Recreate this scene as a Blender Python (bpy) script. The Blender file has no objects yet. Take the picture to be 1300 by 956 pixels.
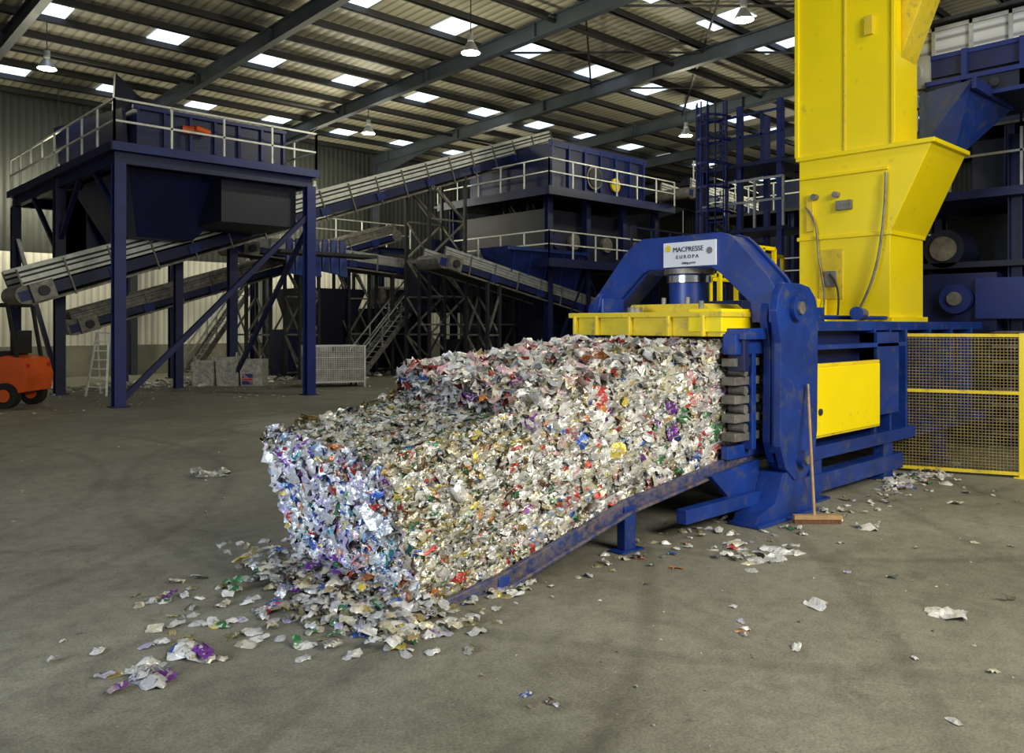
import bpy, math, random
import numpy as np
from mathutils import Vector, Matrix
random.seed(7); rng=np.random.default_rng(11)
S=bpy.context.scene
try: S.view_settings.view_transform='Standard'
except Exception: pass

# ---------------------------------------------------------------- materials
def mat(name,col,rough=.5,metal=0.0,var=.25,scale=3.0,bump=.0,dirt=None,dirt_amt=.0,emit=None,es=0):
    m=bpy.data.materials.new(name); m.use_nodes=True
    nt=m.node_tree; N=nt.nodes; L=nt.links; b=N['Principled BSDF']
    b.inputs['Roughness'].default_value=rough; b.inputs['Metallic'].default_value=metal
    tc=N.new('ShaderNodeTexCoord'); no=N.new('ShaderNodeTexNoise'); no.inputs['Scale'].default_value=scale
    no.inputs['Detail'].default_value=6
    L.new(tc.outputs['Object'],no.inputs['Vector'])
    cr=N.new('ShaderNodeValToRGB'); L.new(no.outputs['Fac'],cr.inputs['Fac'])
    a=[max(0,c*(1-var)) for c in col]; c2=[min(1,c*(1+var)) for c in col]
    cr.color_ramp.elements[0].position=.3; cr.color_ramp.elements[1].position=.7
    cr.color_ramp.elements[0].color=(*a,1); cr.color_ramp.elements[1].color=(*c2,1)
    out=cr.outputs['Color']
    if dirt:
        n2=N.new('ShaderNodeTexNoise'); n2.inputs['Scale'].default_value=scale*2.3; n2.inputs['Detail'].default_value=9
        n2.inputs['Roughness'].default_value=.7
        L.new(tc.outputs['Object'],n2.inputs['Vector'])
        r2=N.new('ShaderNodeValToRGB'); L.new(n2.outputs['Fac'],r2.inputs['Fac'])
        r2.color_ramp.elements[0].position=.62-dirt_amt*.4; r2.color_ramp.elements[1].position=.72
        mx=N.new('ShaderNodeMix'); mx.data_type='RGBA'
        L.new(r2.outputs['Color'],mx.inputs['Factor']); L.new(out,mx.inputs['A']); mx.inputs['B'].default_value=(*dirt,1)
        out=mx.outputs['Result']
    L.new(out,b.inputs['Base Color'])
    if bump:
        bp=N.new('ShaderNodeBump'); bp.inputs['Strength'].default_value=bump; bp.inputs['Distance'].default_value=.02
        L.new(no.outputs['Fac'],bp.inputs['Height']); L.new(bp.outputs['Normal'],b.inputs['Normal'])
    if emit:
        b.inputs['Emission Color'].default_value=(*emit,1); b.inputs['Emission Strength'].default_value=es
    return m

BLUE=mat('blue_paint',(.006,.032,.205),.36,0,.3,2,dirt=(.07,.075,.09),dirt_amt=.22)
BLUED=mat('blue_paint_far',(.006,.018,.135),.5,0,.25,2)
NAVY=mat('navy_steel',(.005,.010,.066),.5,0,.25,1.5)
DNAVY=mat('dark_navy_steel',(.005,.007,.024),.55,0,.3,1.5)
YEL=mat('yellow_paint',(.90,.70,.0),.35,0,.05,1.2,dirt=(.55,.40,.04),dirt_amt=.02)
YELD=mat('dusty_yellow_paint',(.70,.53,.02),.5,0,.12,3,dirt=(.25,.19,.08),dirt_amt=.2)
STEEL=mat('galvanised_steel',(.42,.43,.42),.4,.4,.2,4)
PALE=mat('pale_galvanised',(.68,.70,.66),.45,.05,.2,4)
DARK=mat('dark_steel',(.024,.026,.032),.55,.2,.3,3)
BLACK=mat('black_rubber',(.010,.010,.010),.7)
GREY=mat('dirty_steel',(.20,.19,.17),.5,.4,.4,6,dirt=(.10,.07,.04),dirt_amt=.2)
RUST=mat('worn_blue_rail',(.02,.04,.15),.5,.1,.4,6,dirt=(.22,.16,.09),dirt_amt=.55)
WHITE=mat('white_enamel',(.70,.73,.8),.4,0,.04)
ORANGE=mat('orange_paint',(.68,.10,.01),.4,0,.1)
CHROME=mat('chrome_rod',(.75,.76,.78),.15,1,.05)
WOOD=mat('broom_wood',(.36,.22,.10),.6,0,.2,12)
BRIS=mat('broom_bristle',(.18,.08,.04),.9,0,.3,30)
MESH=mat('fence_mesh',(.24,.18,.07),.6,.2,.3,6)
RAFT=mat('rafter_steel',(.040,.050,.062),.55,.1,.2,1)
PURL=mat('purlin_steel',(.018,.018,.018),.6,.1,.2,1)
RED=mat('red_cloth',(.5,.02,.02),.6)
LAMP=mat('lamp_glow',(1,.9,.7),.5,emit=(1.0,.86,.55),es=30)
SKYL=mat('skylight_panel',(.8,.9,1),.5,emit=(.66,.80,1.0),es=1.6)
CONC=mat('push_wall_concrete',(.22,.215,.17),.85,0,.25,1.2,.3)

def cladding(name,col,scale,axis='X',dark=.6):
    m=bpy.data.materials.new(name); m.use_nodes=True
    nt=m.node_tree; N=nt.nodes; L=nt.links; b=N['Principled BSDF']; b.inputs['Roughness'].default_value=.6
    tc=N.new('ShaderNodeTexCoord'); w=N.new('ShaderNodeTexWave'); w.bands_direction=axis
    w.inputs['Scale'].default_value=scale; w.inputs['Distortion'].default_value=0
    L.new(tc.outputs['Object'],w.inputs['Vector'])
    no=N.new('ShaderNodeTexNoise'); no.inputs['Scale'].default_value=.5; no.inputs['Detail'].default_value=5
    L.new(tc.outputs['Object'],no.inputs['Vector'])
    cr=N.new('ShaderNodeValToRGB'); L.new(w.outputs['Fac'],cr.inputs['Fac'])
    cr.color_ramp.elements[0].color=(*[c*dark for c in col],1); cr.color_ramp.elements[1].color=(*col,1)
    cr.color_ramp.elements[1].position=.35
    mx=N.new('ShaderNodeMix'); mx.data_type='RGBA'; mx.blend_type='MULTIPLY'; mx.inputs['Factor'].default_value=.6
    L.new(cr.outputs['Color'],mx.inputs['A']); L.new(no.outputs['Fac'],mx.inputs['B'])
    mul=N.new('ShaderNodeMix'); mul.data_type='RGBA'; mul.blend_type='MIX'; mul.inputs['Factor'].default_value=.5
    L.new(cr.outputs['Color'],mul.inputs['A']); L.new(mx.outputs['Result'],mul.inputs['B'])
    L.new(mul.outputs['Result'],b.inputs['Base Color'])
    bp=N.new('ShaderNodeBump'); bp.inputs['Strength'].default_value=.6; bp.inputs['Distance'].default_value=.03
    L.new(w.outputs['Fac'],bp.inputs['Height']); L.new(bp.outputs['Normal'],b.inputs['Normal'])
    return m
ROOFM=cladding('roof_sheet',(.56,.52,.39),1.0,'X',.5)
WALLC=cladding('cream_cladding',(.92,.90,.80),1.2,'X',.72)
WALLD=cladding('dark_cladding',(.032,.036,.031),1.2,'X',.6)
WALLR=cladding('dark_cladding_y',(.035,.04,.04),1.2,'Y',.6)
CORR=cladding('corrugated_cover',(.60,.62,.65),1.6,'Z',.4)

def floor_mat():
    m=bpy.data.materials.new('concrete_floor'); m.use_nodes=True
    nt=m.node_tree; N=nt.nodes; L=nt.links; b=N['Principled BSDF']
    tc=N.new('ShaderNodeTexCoord')
    def noise(s,d=8,r=.6,dist=0,vec=None):
        n=N.new('ShaderNodeTexNoise'); n.inputs['Scale'].default_value=s; n.inputs['Detail'].default_value=d
        n.inputs['Roughness'].default_value=r; n.inputs['Distortion'].default_value=dist
        L.new(vec or tc.outputs['Object'],n.inputs['Vector']); return n
    def ramp(src,p0,c0,p1,c1):
        c=N.new('ShaderNodeValToRGB'); L.new(src,c.inputs['Fac'])
        c.color_ramp.elements[0].position=p0; c.color_ramp.elements[0].color=(*c0,1)
        c.color_ramp.elements[1].position=p1; c.color_ramp.elements[1].color=(*c1,1); return c.outputs['Color']
    def mul(a,b_,f):
        k=N.new('ShaderNodeMix'); k.data_type='RGBA'; k.blend_type='MULTIPLY'; k.inputs['Factor'].default_value=f
        L.new(a,k.inputs['A']); L.new(b_,k.inputs['B']); return k.outputs['Result']
    n1=noise(.28,8,.6,.6); out=ramp(n1.outputs['Fac'],.30,(.170,.164,.128),.68,(.305,.297,.236))
    n2=noise(55,4,.85); out=mul(out,ramp(n2.outputs['Fac'],.34,(.55,.55,.55),.6,(1.15,1.15,1.15)),1)
    n6=noise(7,8,.75); out=mul(out,ramp(n6.outputs['Fac'],.35,(.72,.72,.71),.6,(1.05,1.05,1.05)),.9)
    n3=noise(.9,7,.65,1.6); out=mul(out,ramp(n3.outputs['Fac'],.36,(.62,.61,.60),.52,(1,1,1)),.6)
    n7=noise(2.6,9,.75,.8); out=mul(out,ramp(n7.outputs['Fac'],.32,(.45,.44,.42),.43,(1,1,1)),.65)
    def rings(lx,ly,sc,f,w_):
        nonlocal out
        mp=N.new('ShaderNodeMapping'); mp.inputs['Location'].default_value=(lx,ly,0)
        L.new(tc.outputs['Object'],mp.inputs['Vector'])
        wv=N.new('ShaderNodeTexWave'); wv.wave_type='RINGS'; wv.rings_direction='Z'; wv.inputs['Scale'].default_value=sc
        wv.inputs['Distortion'].default_value=1.5; wv.inputs['Detail'].default_value=2; wv.inputs['Detail Scale'].default_value=.3
        L.new(mp.outputs['Vector'],wv.inputs['Vector'])
        out=mul(out,ramp(wv.outputs['Fac'],0,(.62,.62,.62),w_,(1,1,1)),f)
    rings(6,-9,.20,.5,.04); rings(-9,-3,.13,.45,.02)
    v=N.new('ShaderNodeTexVoronoi'); v.inputs['Scale'].default_value=8; L.new(tc.outputs['Object'],v.inputs['Vector'])
    c4=ramp(v.outputs['Distance'],0,(1,1,1),.07,(0,0,0))
    m3=N.new('ShaderNodeMix'); m3.data_type='RGBA'
    L.new(c4,m3.inputs['Factor']); L.new(out,m3.inputs['A']); m3.inputs['B'].default_value=(.46,.44,.38,1)
    L.new(m3.outputs['Result'],b.inputs['Base Color'])
    rr=N.new('ShaderNodeMapRange'); rr.inputs['To Min'].default_value=.42; rr.inputs['To Max'].default_value=.75
    L.new(n1.outputs['Fac'],rr.inputs['Value']); L.new(rr.outputs['Result'],b.inputs['Roughness'])
    bp=N.new('ShaderNodeBump'); bp.inputs['Strength'].default_value=.3; bp.inputs['Distance'].default_value=.01
    L.new(n2.outputs['Fac'],bp.inputs['Height']); L.new(bp.outputs['Normal'],b.inputs['Normal'])
    return m
FLOORM=floor_mat()

def can_mat(name,metal,rough):
    m=bpy.data.materials.new(name); m.use_nodes=True
    nt=m.node_tree; N=nt.nodes; L=nt.links; b=N['Principled BSDF']
    b.inputs['Metallic'].default_value=metal; b.inputs['Roughness'].default_value=rough
    at=N.new('ShaderNodeAttribute'); at.attribute_name='Col'
    tc=N.new('ShaderNodeTexCoord')
    out=at.outputs['Color']
    for sc,lo,hi,colr in ((22,.57,.62,(.78,.78,.76,1)),(34,.64,.69,(.03,.03,.035,1)),(17,.65,.69,(.52,.50,.44,1))):
        no=N.new('ShaderNodeTexNoise'); no.inputs['Scale'].default_value=sc; no.inputs['Detail'].default_value=5
        L.new(tc.outputs['Object'],no.inputs['Vector'])
        cr=N.new('ShaderNodeValToRGB'); L.new(no.outputs['Fac'],cr.inputs['Fac'])
        cr.color_ramp.elements[0].position=lo; cr.color_ramp.elements[0].color=(0,0,0,1)
        cr.color_ramp.elements[1].position=hi; cr.color_ramp.elements[1].color=(.85,.85,.85,1)
        mx=N.new('ShaderNodeMix'); mx.data_type='RGBA'
        L.new(cr.outputs['Color'],mx.inputs['Factor']); L.new(out,mx.inputs['A']); mx.inputs['B'].default_value=colr
        out=mx.outputs['Result']
    L.new(out,b.inputs['Base Color'])
    nb=N.new('ShaderNodeTexNoise'); nb.inputs['Scale'].default_value=34; nb.inputs['Detail'].default_value=3
    L.new(tc.outputs['Object'],nb.inputs['Vector'])
    bp=N.new('ShaderNodeBump'); bp.inputs['Strength'].default_value=.9; bp.inputs['Distance'].default_value=.015
    L.new(nb.outputs['Fac'],bp.inputs['Height']); L.new(bp.outputs['Normal'],b.inputs['Normal'])
    return m
CAN=can_mat('crushed_can_print',.35,.30)
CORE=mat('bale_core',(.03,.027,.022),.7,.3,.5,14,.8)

# ---------------------------------------------------------------- mesh builder
class MB:
    def __init__(s): s.v=[]; s.f=[]; s.m=[]; s.mats=[]; s.sm=[]
    def mi(s,m):
        if m not in s.mats: s.mats.append(m)
        return s.mats.index(m)
    def add(s,vs,fs,m,smooth=False):
        o=len(s.v); s.v+= [tuple(p) for p in vs]; k=s.mi(m)
        for f in fs: s.f.append([o+i for i in f]); s.m.append(k); s.sm.append(smooth)
    def hexa(s,p,m):
        s.add(p,[(0,3,2,1),(4,5,6,7),(0,1,5,4),(1,2,6,5),(2,3,7,6),(3,0,4,7)],m)
    def box(s,x0,x1,y0,y1,z0,z1,m):
        s.hexa([(x0,y0,z0),(x1,y0,z0),(x1,y1,z0),(x0,y1,z0),(x0,y0,z1),(x1,y0,z1),(x1,y1,z1),(x0,y1,z1)],m)
    def beam(s,p0,p1,w,h,m):
        p0=Vector(p0);p1=Vector(p1); d=(p1-p0).normalized()
        up=Vector((0,0,1)) if abs(d.z)<.98 else Vector((0,1,0))
        r=d.cross(up).normalized()*w/2; u=r.normalized().cross(d)*h/2
        P=[]
        for q in(p0,p1): P+=[q-r-u,q+r-u,q+r+u,q-r+u]
        s.add(P,[(0,1,2,3),(7,6,5,4),(0,4,5,1),(1,5,6,2),(2,6,7,3),(3,7,4,0)],m)
    def ibeam(s,p0,p1,w,h,m,t=.02):
        p0=Vector(p0);p1=Vector(p1); d=(p1-p0).normalized()
        up=Vector((0,0,1)) if abs(d.z)<.98 else Vector((0,1,0))
        u=d.cross(up).normalized().cross(d)*(h/2-t/2)
        s.beam(p0,p1,t,h-2*t,m); s.beam(p0+u,p1+u,w,t,m); s.beam(p0-u,p1-u,w,t,m)
    def cyl(s,p0,p1,r,m,n=12,r2=None,smooth=True,cap=True):
        r2=r if r2 is None else r2
        p0=Vector(p0);p1=Vector(p1); d=(p1-p0).normalized()
        up=Vector((0,0,1)) if abs(d.z)<.98 else Vector((1,0,0))
        a=d.cross(up).normalized(); b=a.cross(d)
        P=[];
        for q,rr in((p0,r),(p1,r2)):
            for i in range(n):
                t=2*math.pi*i/n; P.append(q+(a*math.cos(t)+b*math.sin(t))*rr)
        s.add(P,[(i,n+i,n+(i+1)%n,(i+1)%n) for i in range(n)],m,smooth)
        if cap:
            s.add(P[:n],[tuple(range(n))],m); s.add(P[n:],[tuple(reversed(range(n)))],m)
    def prism(s,poly,axis,a0,a1,m):
        def mk(p,a):
            return (a,p[0],p[1]) if axis=='x' else ((p[0],a,p[1]) if axis=='y' else (p[0],p[1],a))
        n=len(poly); P=[mk(p,a0) for p in poly]+[mk(p,a1) for p in poly]
        s.add(P,[tuple(range(n)),tuple(range(2*n-1,n-1,-1))]+[(i,(i+1)%n,n+(i+1)%n,n+i) for i in range(n)],m)
    def rail(s,pts,m,h=1.15,sp=1.4,r=.028,kick=None):
        for a,b in zip(pts[:-1],pts[1:]):
            a=Vector(a);b=Vector(b);L=(b-a).length;n=max(1,round(L/sp))
            for k in (h,h*.55): s.beam(a+Vector((0,0,k)),b+Vector((0,0,k)),2*r,2*r,m)
            for i in range(n+1):
                q=a.lerp(b,i/n); s.beam(q,q+Vector((0,0,h)),2*r,2*r,m)
            if kick: s.beam(a+Vector((0,0,.08)),b+Vector((0,0,.08)),.02,.15,kick)
    def obj(s,name,loc=(0,0,0),rot=(0,0,0),bevel=0):
        me=bpy.data.meshes.new(name); me.from_pydata(s.v,[],s.f)
        for m in s.mats: me.materials.append(m)
        me.polygons.foreach_set('material_index',s.m); me.polygons.foreach_set('use_smooth',s.sm)
        me.update()
        import bmesh
        bm=bmesh.new(); bm.from_mesh(me); bmesh.ops.recalc_face_normals(bm,faces=bm.faces); bm.to_mesh(me); bm.free()
        o=bpy.data.objects.new(name,me); S.collection.objects.link(o); o.location=loc; o.rotation_euler=rot
        if bevel:
            b=o.modifiers.new('bevel','BEVEL'); b.width=bevel; b.segments=2; b.limit_method='ANGLE'
        return o

# ---------------------------------------------------------------- shell
XL,XR,YF,YB=-16,48,-16,31
mb=MB(); mb.box(XL,XR,YF,YB,-.2,0,FLOORM); mb.obj('floor')
def rb(y): return 10.3+.035*(31-y)
mb=MB(); zt0=.72
mb.hexa([(XL,YF,rb(YF)+zt0),(XR,YF,rb(YF)+zt0),(XR,YB,rb(YB)+zt0),(XL,YB,rb(YB)+zt0)]+
        [(XL,YF,rb(YF)+zt0+.1),(XR,YF,rb(YF)+zt0+.1),(XR,YB,rb(YB)+zt0+.1),(XL,YB,rb(YB)+zt0+.1)],ROOFM)
mb.obj('ceiling')
mb=MB()
mb.box(XL,XR,YB,YB+.2,0,1.25,CONC); mb.box(XL,27,YB+.05,YB+.2,1.25,4.9,WALLC); mb.box(27,XR,YB+.05,YB+.2,1.25,4.9,WALLD); mb.box(XL,XR,YB+.05,YB+.2,4.9,11.1,WALLD)
mb.obj('wall_back')
mb=MB(); mb.box(XR,XR+.2,YF,YB,0,1.5,CONC); mb.box(XR,XR+.15,YF,YB,1.5,12.8,WALLR); mb.obj('wall_right')
mb=MB()
for x in np.arange(2.3,XR,6.0):
    mb.ibeam((x,YB,rb(YB)+.25),(x,YF,rb(YF)+.25),.24,.5,RAFT,.03)
    mb.prism([(YB,rb(YB)),(YB-5,rb(YB-5)),(YB,rb(YB)-.7)],'x',x-.02,x+.02,RAFT)
    mb.ibeam((x,YB-.25,0),(x,YB-.25,rb(YB)),.25,.45,RAFT,.03)
    for yy in np.arange(2,30,5.5):
        mb.box(x-.13,x+.13,yy-.02,yy+.02,rb(yy)+.0,rb(yy)+.5,RAFT)
mb.obj('roof_rafters')
mb=MB(); y=YB-.6
while y>YF:
    z=rb(y)+.5
    mb.box(XL,XR,y-.04,y+.04,z,z+.2,PURL); mb.box(XL,XR,y-.05,y+.12,z,z+.02,PURL); y-=1.62
for yy in (24.5,12.2):
    mb.cyl((XL,yy,rb(yy)+.3),(XR,yy,rb(yy)+.3),.07,PURL,8)
for (x0,x1) in((14.3,20.3),(20.3,26.3)):
    for (ya,yb_) in((6,11),(11,16),):
        mb.beam((x0,ya,rb(ya)+.4),(x1,yb_,rb(yb_)+.4),.06,.06,PURL); mb.beam((x1,ya,rb(ya)+.4),(x0,yb_,rb(yb_)+.4),.06,.06,PURL)
mb.obj('roof_purlins')
mb=MB()
for yy,x0 in ((28.4,3.4),(21.6,3.0),(15.1,2.7),(9.3,2.2),(2.8,2.0)):
    for k in range(14):
        x=x0+3.38*k
        if x>XR-1: break
        z=rb(yy)+zt0-.015
        mb.hexa([(x-.5,yy-.78,z-.02+.03),(x+.5,yy-.78,z-.02+.03),(x+.5,yy+.78,z-.02-.03),(x-.5,yy+.78,z-.02-.03),
                 (x-.5,yy-.78,z+.03),(x+.5,yy-.78,z+.03),(x+.5,yy+.78,z-.03),(x-.5,yy+.78,z-.03)],SKYL)
mb.obj('skylight_panels')

# ---------------------------------------------------------------- lamps
def lamp(x,y,z,power):
    mb=MB()
    top=rb(y)+.55
    mb.cyl((0,0,.42),(0,0,top-z),.015,DARK,6)
    mb.cyl((0,0,.22),(0,0,.45),.09,STEEL,14)
    mb.cyl((0,0,.22),(0,0,-.08),.10,STEEL,20,.27,cap=False)
    mb.cyl((0,0,-.02),(0,0,-.05),.22,LAMP,20)
    o=mb.obj('high_bay_lamp',(x,y,z))
    if power:
        l=bpy.data.lights.new('lamp_light','POINT'); l.energy=power; l.color=(1,.95,.70); l.shadow_soft_size=.22
        lo=bpy.data.objects.new('lamp_light',l); S.collection.objects.link(lo); lo.parent=o; lo.location=(0,0,-.35)
for x,y,p in ((11.2,12.5,520),(14.5,22.6,420),(24,14.2,360),(34,14,300),(3.0,22.2,130),(15.6,6.6,450),(30,3,280),(24,25,220),(7,-5,540)):
    lamp(x,y,9.75 if x!=15.6 else 10.2, p)
lamp(15.5,28.5,8.2,750); lamp(5.0,28.8,7.6,620)  # extra lamps added to brighten the cream back wall

def area(name,loc,tgt,sx,sy,e,col,spread=180):
    l=bpy.data.lights.new(name,'AREA'); l.shape='RECTANGLE'; l.size=sx; l.size_y=sy; l.energy=e; l.color=col; l.spread=math.radians(spread)
    o=bpy.data.objects.new(name,l); S.collection.objects.link(o); o.location=loc
    o.rotation_euler=(Vector(tgt)-Vector(loc)).to_track_quat('-Z','Y').to_euler()
area('doorway_daylight',(-11,1.5,3.4),(0,1.5,.6),6,4.5,480,(.76,.86,1.0),115)
area('warm_side_light',(2.0,-11,6.8),(4.0,0,.8),6,4,760,(1.0,.96,.82),120)  # warm area light from behind right, out of view; no bay is modelled
w=bpy.data.worlds.new('world'); S.world=w; w.use_nodes=True
w.node_tree.nodes['Background'].inputs[0].default_value=(.84,.87,.88,1); w.node_tree.nodes['Background'].inputs[1].default_value=.24

# ---------------------------------------------------------------- crumpled pieces
G=5
def pieces(C,Nrm,size,col,aspect=(.6,1.1),crump=.16,floorclamp=False,colvar=.15,align=None,al_j=.25):
    n=len(C); g=np.linspace(-1,1,G); X,Y=np.meshgrid(g,g); X=X.ravel();Y=Y.ravel(); GG=G*G
    k=1/np.sqrt(1+ .55*np.minimum(X*X,Y*Y)); X=X*k;Y=Y*k
    base=np.stack([X,Y,0*X],1)[None].repeat(n,0)
    s=size[:,None]
    asp=rng.uniform(aspect[0],aspect[1],n)[:,None]
    P=base.copy(); P[:,:,0]*=s*.5; P[:,:,1]*=s*.5*asp
    P[:,:,:2]+=rng.normal(0,.035,(n,GG,2))*s[:,:,None]
    z=rng.normal(0,crump*.35,(n,GG))
    for _ in range(2):
        kx=rng.uniform(-3.5,3.5,(n,1)); ky=rng.uniform(-3.5,3.5,(n,1)); ph=rng.uniform(0,6.28,(n,1))
        z+=crump*1.3*(np.abs(np.sin(kx*base[:,:,0]+ky*base[:,:,1]+ph))-.5)
    z-=rng.uniform(0,.28,(n,1))*(base[:,:,0]**2+base[:,:,1]**2)
    P[:,:,2]=z*s
    a=Nrm/np.linalg.norm(Nrm,axis=1,keepdims=True)
    if align is None: r=rng.normal(size=(n,3)); t=np.cross(a,r)
    else:
        r=align+rng.normal(0,al_j,(n,3)); t=r-a*np.sum(r*a,1,keepdims=True)
    t/=np.linalg.norm(t,axis=1,keepdims=True); b=np.cross(a,t)
    W=C[:,None,:]+P[:,:,0:1]*t[:,None]+P[:,:,1:2]*b[:,None]+P[:,:,2:3]*a[:,None]
    if floorclamp: W[:,:,2]=np.maximum(W[:,:,2],.003)
    quads=np.array([(j*G+i,j*G+i+1,(j+1)*G+i+1,(j+1)*G+i) for j in range(G-1) for i in range(G-1)])
    F=(quads[None]+np.arange(n)[:,None,None]*GG).reshape(-1,4)
    cc=col[:,None,:]*rng.uniform(1-colvar,1+colvar,(n,GG,1)); cc=np.clip(cc,0,1)
    two=rng.random(n)<.45; half=(base[:,:,0]>0.2)&two[:,None]
    cc[half]=cc[half]*.4+np.array([.55,.55,.52])*.6
    return W.reshape(-1,3),F,np.concatenate([cc.reshape(-1,3),np.ones((n*GG,1))],1)
def build_pieces(name,parts,material):
    V=[];F=[];C=[];o=0
    for v,f,c in parts: V.append(v);F.append(f+o);C.append(c);o+=len(v)
    V=np.concatenate(V);F=np.concatenate(F);C=np.concatenate(C)
    me=bpy.data.meshes.new(name); me.vertices.add(len(V)); me.vertices.foreach_set('co',V.ravel().astype(np.float32))
    me.loops.add(len(F)*4); me.loops.foreach_set('vertex_index',F.ravel().astype(np.int32))
    me.polygons.add(len(F)); me.polygons.foreach_set('loop_start',np.arange(0,len(F)*4,4,dtype=np.int32))
    me.update(calc_edges=True); me.validate()
    ca=me.color_attributes.new(name='Col',type='FLOAT_COLOR',domain='POINT'); ca.data.foreach_set('color',C.ravel().astype(np.float32))
    me.materials.append(material)
    o=bpy.data.objects.new(name,me); S.collection.objects.link(o); return o
PAL=dict(silver=(.60,.61,.62),white=(.86,.86,.85),cream=(.67,.62,.46),tan=(.40,.32,.16),gold=(.52,.37,.10),green=(.05,.20,.08),
 dgreen=(.05,.09,.04),red=(.55,.06,.05),blue=(.04,.11,.42),lblue=(.28,.44,.70),purple=(.19,.05,.32),lilac=(.50,.46,.70),orange=(.75,.26,.07),
 yellow=(.76,.62,.12),pink=(.78,.48,.50),brown=(.11,.07,.04),grey=(.24,.24,.23),teal=(.07,.32,.38),olive=(.23,.22,.11))
def colors(n,wt):
    ks=list(wt); p=np.array([wt[k] for k in ks],float); p/=p.sum()
    return np.array([PAL[k] for k in ks])[rng.choice(len(ks),n,p=p)]
W_FRONT=dict(silver=15,white=14,lblue=5,lilac=7,blue=5,purple=4,red=2.4,orange=1.8,green=1.3,yellow=1,grey=4,teal=1.2,pink=2,brown=1,cream=3)
W_SIDE=dict(silver=13,white=7,cream=10,tan=8,gold=3,green=2,dgreen=3.5,red=1.6,grey=6,brown=5,olive=6,yellow=1.4,blue=.8,pink=.6,orange=.6)
W_SIDE2=dict(silver=13,white=18,cream=11,tan=4,gold=1.5,green=1.5,red=2.8,grey=4,brown=2.5,olive=3,yellow=1,blue=.9,pink=3,orange=.7,lblue=1,purple=.6)
W_TOPF=dict(silver=11,cream=12,white=8,tan=5,green=2.5,dgreen=2.5,red=1.2,grey=4,olive=5,yellow=1,blue=.7,brown=3)
W_TOP=dict(white=25,silver=9,cream=8,red=4,pink=6,orange=1,yellow=1,green=.7,purple=.8,blue=.7,tan=2,grey=2)

# ---------------------------------------------------------------- the bale
def zb(x): return np.interp(x,[-.4,.35,.7,2.36,4.3,5.2],[0,.0,.08,.45,.68,.70])
def ztn(x): return np.interp(x,[-.34,.8,.98,1.12,2.5,3.8,5.2],[1.05,1.29,1.34,1.50,1.75,1.87,1.88])
def ztf(x): return np.interp(x,[-.34,.8,.98,1.15,2.5,3.8,5.2],[1.15,1.35,1.42,1.67,1.82,1.88,1.88])
BW=1.68
def zt(x,y): return ztn(x)*(1-y/BW)+ztf(x)*(y/BW)
def lean(x,v): return x-.34*v*np.clip(1-x/1.2,0,1)
parts=[]
ROWS=9
def side_set(n,y0,sgn,x0,x1,wt,smin,smax,depth,asp=(.4,.8),v0=0,v1=1,flat=False):
    x=rng.uniform(x0,x1,n); v=rng.uniform(v0,v1,n)
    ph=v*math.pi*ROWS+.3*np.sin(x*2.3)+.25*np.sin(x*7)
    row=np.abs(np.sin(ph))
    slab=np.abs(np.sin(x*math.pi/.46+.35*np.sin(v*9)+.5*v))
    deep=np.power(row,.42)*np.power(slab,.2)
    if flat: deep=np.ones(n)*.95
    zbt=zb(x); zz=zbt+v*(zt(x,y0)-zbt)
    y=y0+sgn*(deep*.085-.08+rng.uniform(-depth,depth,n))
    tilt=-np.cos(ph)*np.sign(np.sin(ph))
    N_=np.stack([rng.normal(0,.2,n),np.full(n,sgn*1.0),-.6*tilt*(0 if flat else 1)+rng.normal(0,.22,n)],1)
    C=np.stack([lean(x,v),y,zz],1); col=colors(n,wt)*(.22+.78*np.power(deep,1.2))[:,None]  # crevice shade painted into the colours: pieces set further in are darker
    al=np.stack([np.ones(n),np.zeros(n),np.full(n,.18)],1)
    return pieces(C,N_,rng.uniform(smin,smax,n),col,aspect=asp,align=al,al_j=.28,crump=.14)
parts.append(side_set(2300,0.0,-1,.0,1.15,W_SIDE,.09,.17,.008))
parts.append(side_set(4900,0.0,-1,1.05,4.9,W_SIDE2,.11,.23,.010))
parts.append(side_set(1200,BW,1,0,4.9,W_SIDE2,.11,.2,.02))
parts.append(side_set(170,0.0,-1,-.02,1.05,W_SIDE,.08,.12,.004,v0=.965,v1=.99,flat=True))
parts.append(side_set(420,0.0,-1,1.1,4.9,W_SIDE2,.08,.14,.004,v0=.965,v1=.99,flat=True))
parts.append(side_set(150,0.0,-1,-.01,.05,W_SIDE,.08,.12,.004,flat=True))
n=2900; yv=rng.uniform(0,BW,n); v=rng.uniform(0,1,n)
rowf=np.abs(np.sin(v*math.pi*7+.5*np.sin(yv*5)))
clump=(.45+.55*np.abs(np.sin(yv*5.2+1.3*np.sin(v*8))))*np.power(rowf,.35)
C=np.stack([-.34*v-.075*clump+.03+rng.uniform(-.015,.015,n),yv,v*zt(-.3+0*yv,yv)],1)
N_=np.stack([-np.ones(n),rng.normal(0,.3,n),rng.normal(0,.32,n)],1)
parts.append(pieces(C,N_,rng.uniform(.10,.21,n),colors(n,W_FRONT)*(.3+.7*clump)[:,None],crump=.18,aspect=(.45,.9)))  # recess shade between clumps and rows is baked into the piece colours
n=240; yv=np.where(rng.random(n)<.5,.03,BW-.03)+rng.uniform(-.02,.02,n); v=rng.uniform(0,1,n)
C=np.stack([-.34*v-.03,yv,v*1.06],1); N_=np.stack([-np.ones(n),rng.normal(0,.2,n),rng.normal(0,.2,n)],1)
parts.append(pieces(C,N_,rng.uniform(.08,.12,n),colors(n,W_FRONT),crump=.13))
n=150; yv=rng.uniform(0,BW,n)
C=np.stack([np.full(n,-.36),yv,zt(-.3+0*yv,yv)-.03],1); N_=np.stack([-np.ones(n),rng.normal(0,.2,n),rng.normal(0,.2,n)],1)
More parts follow.
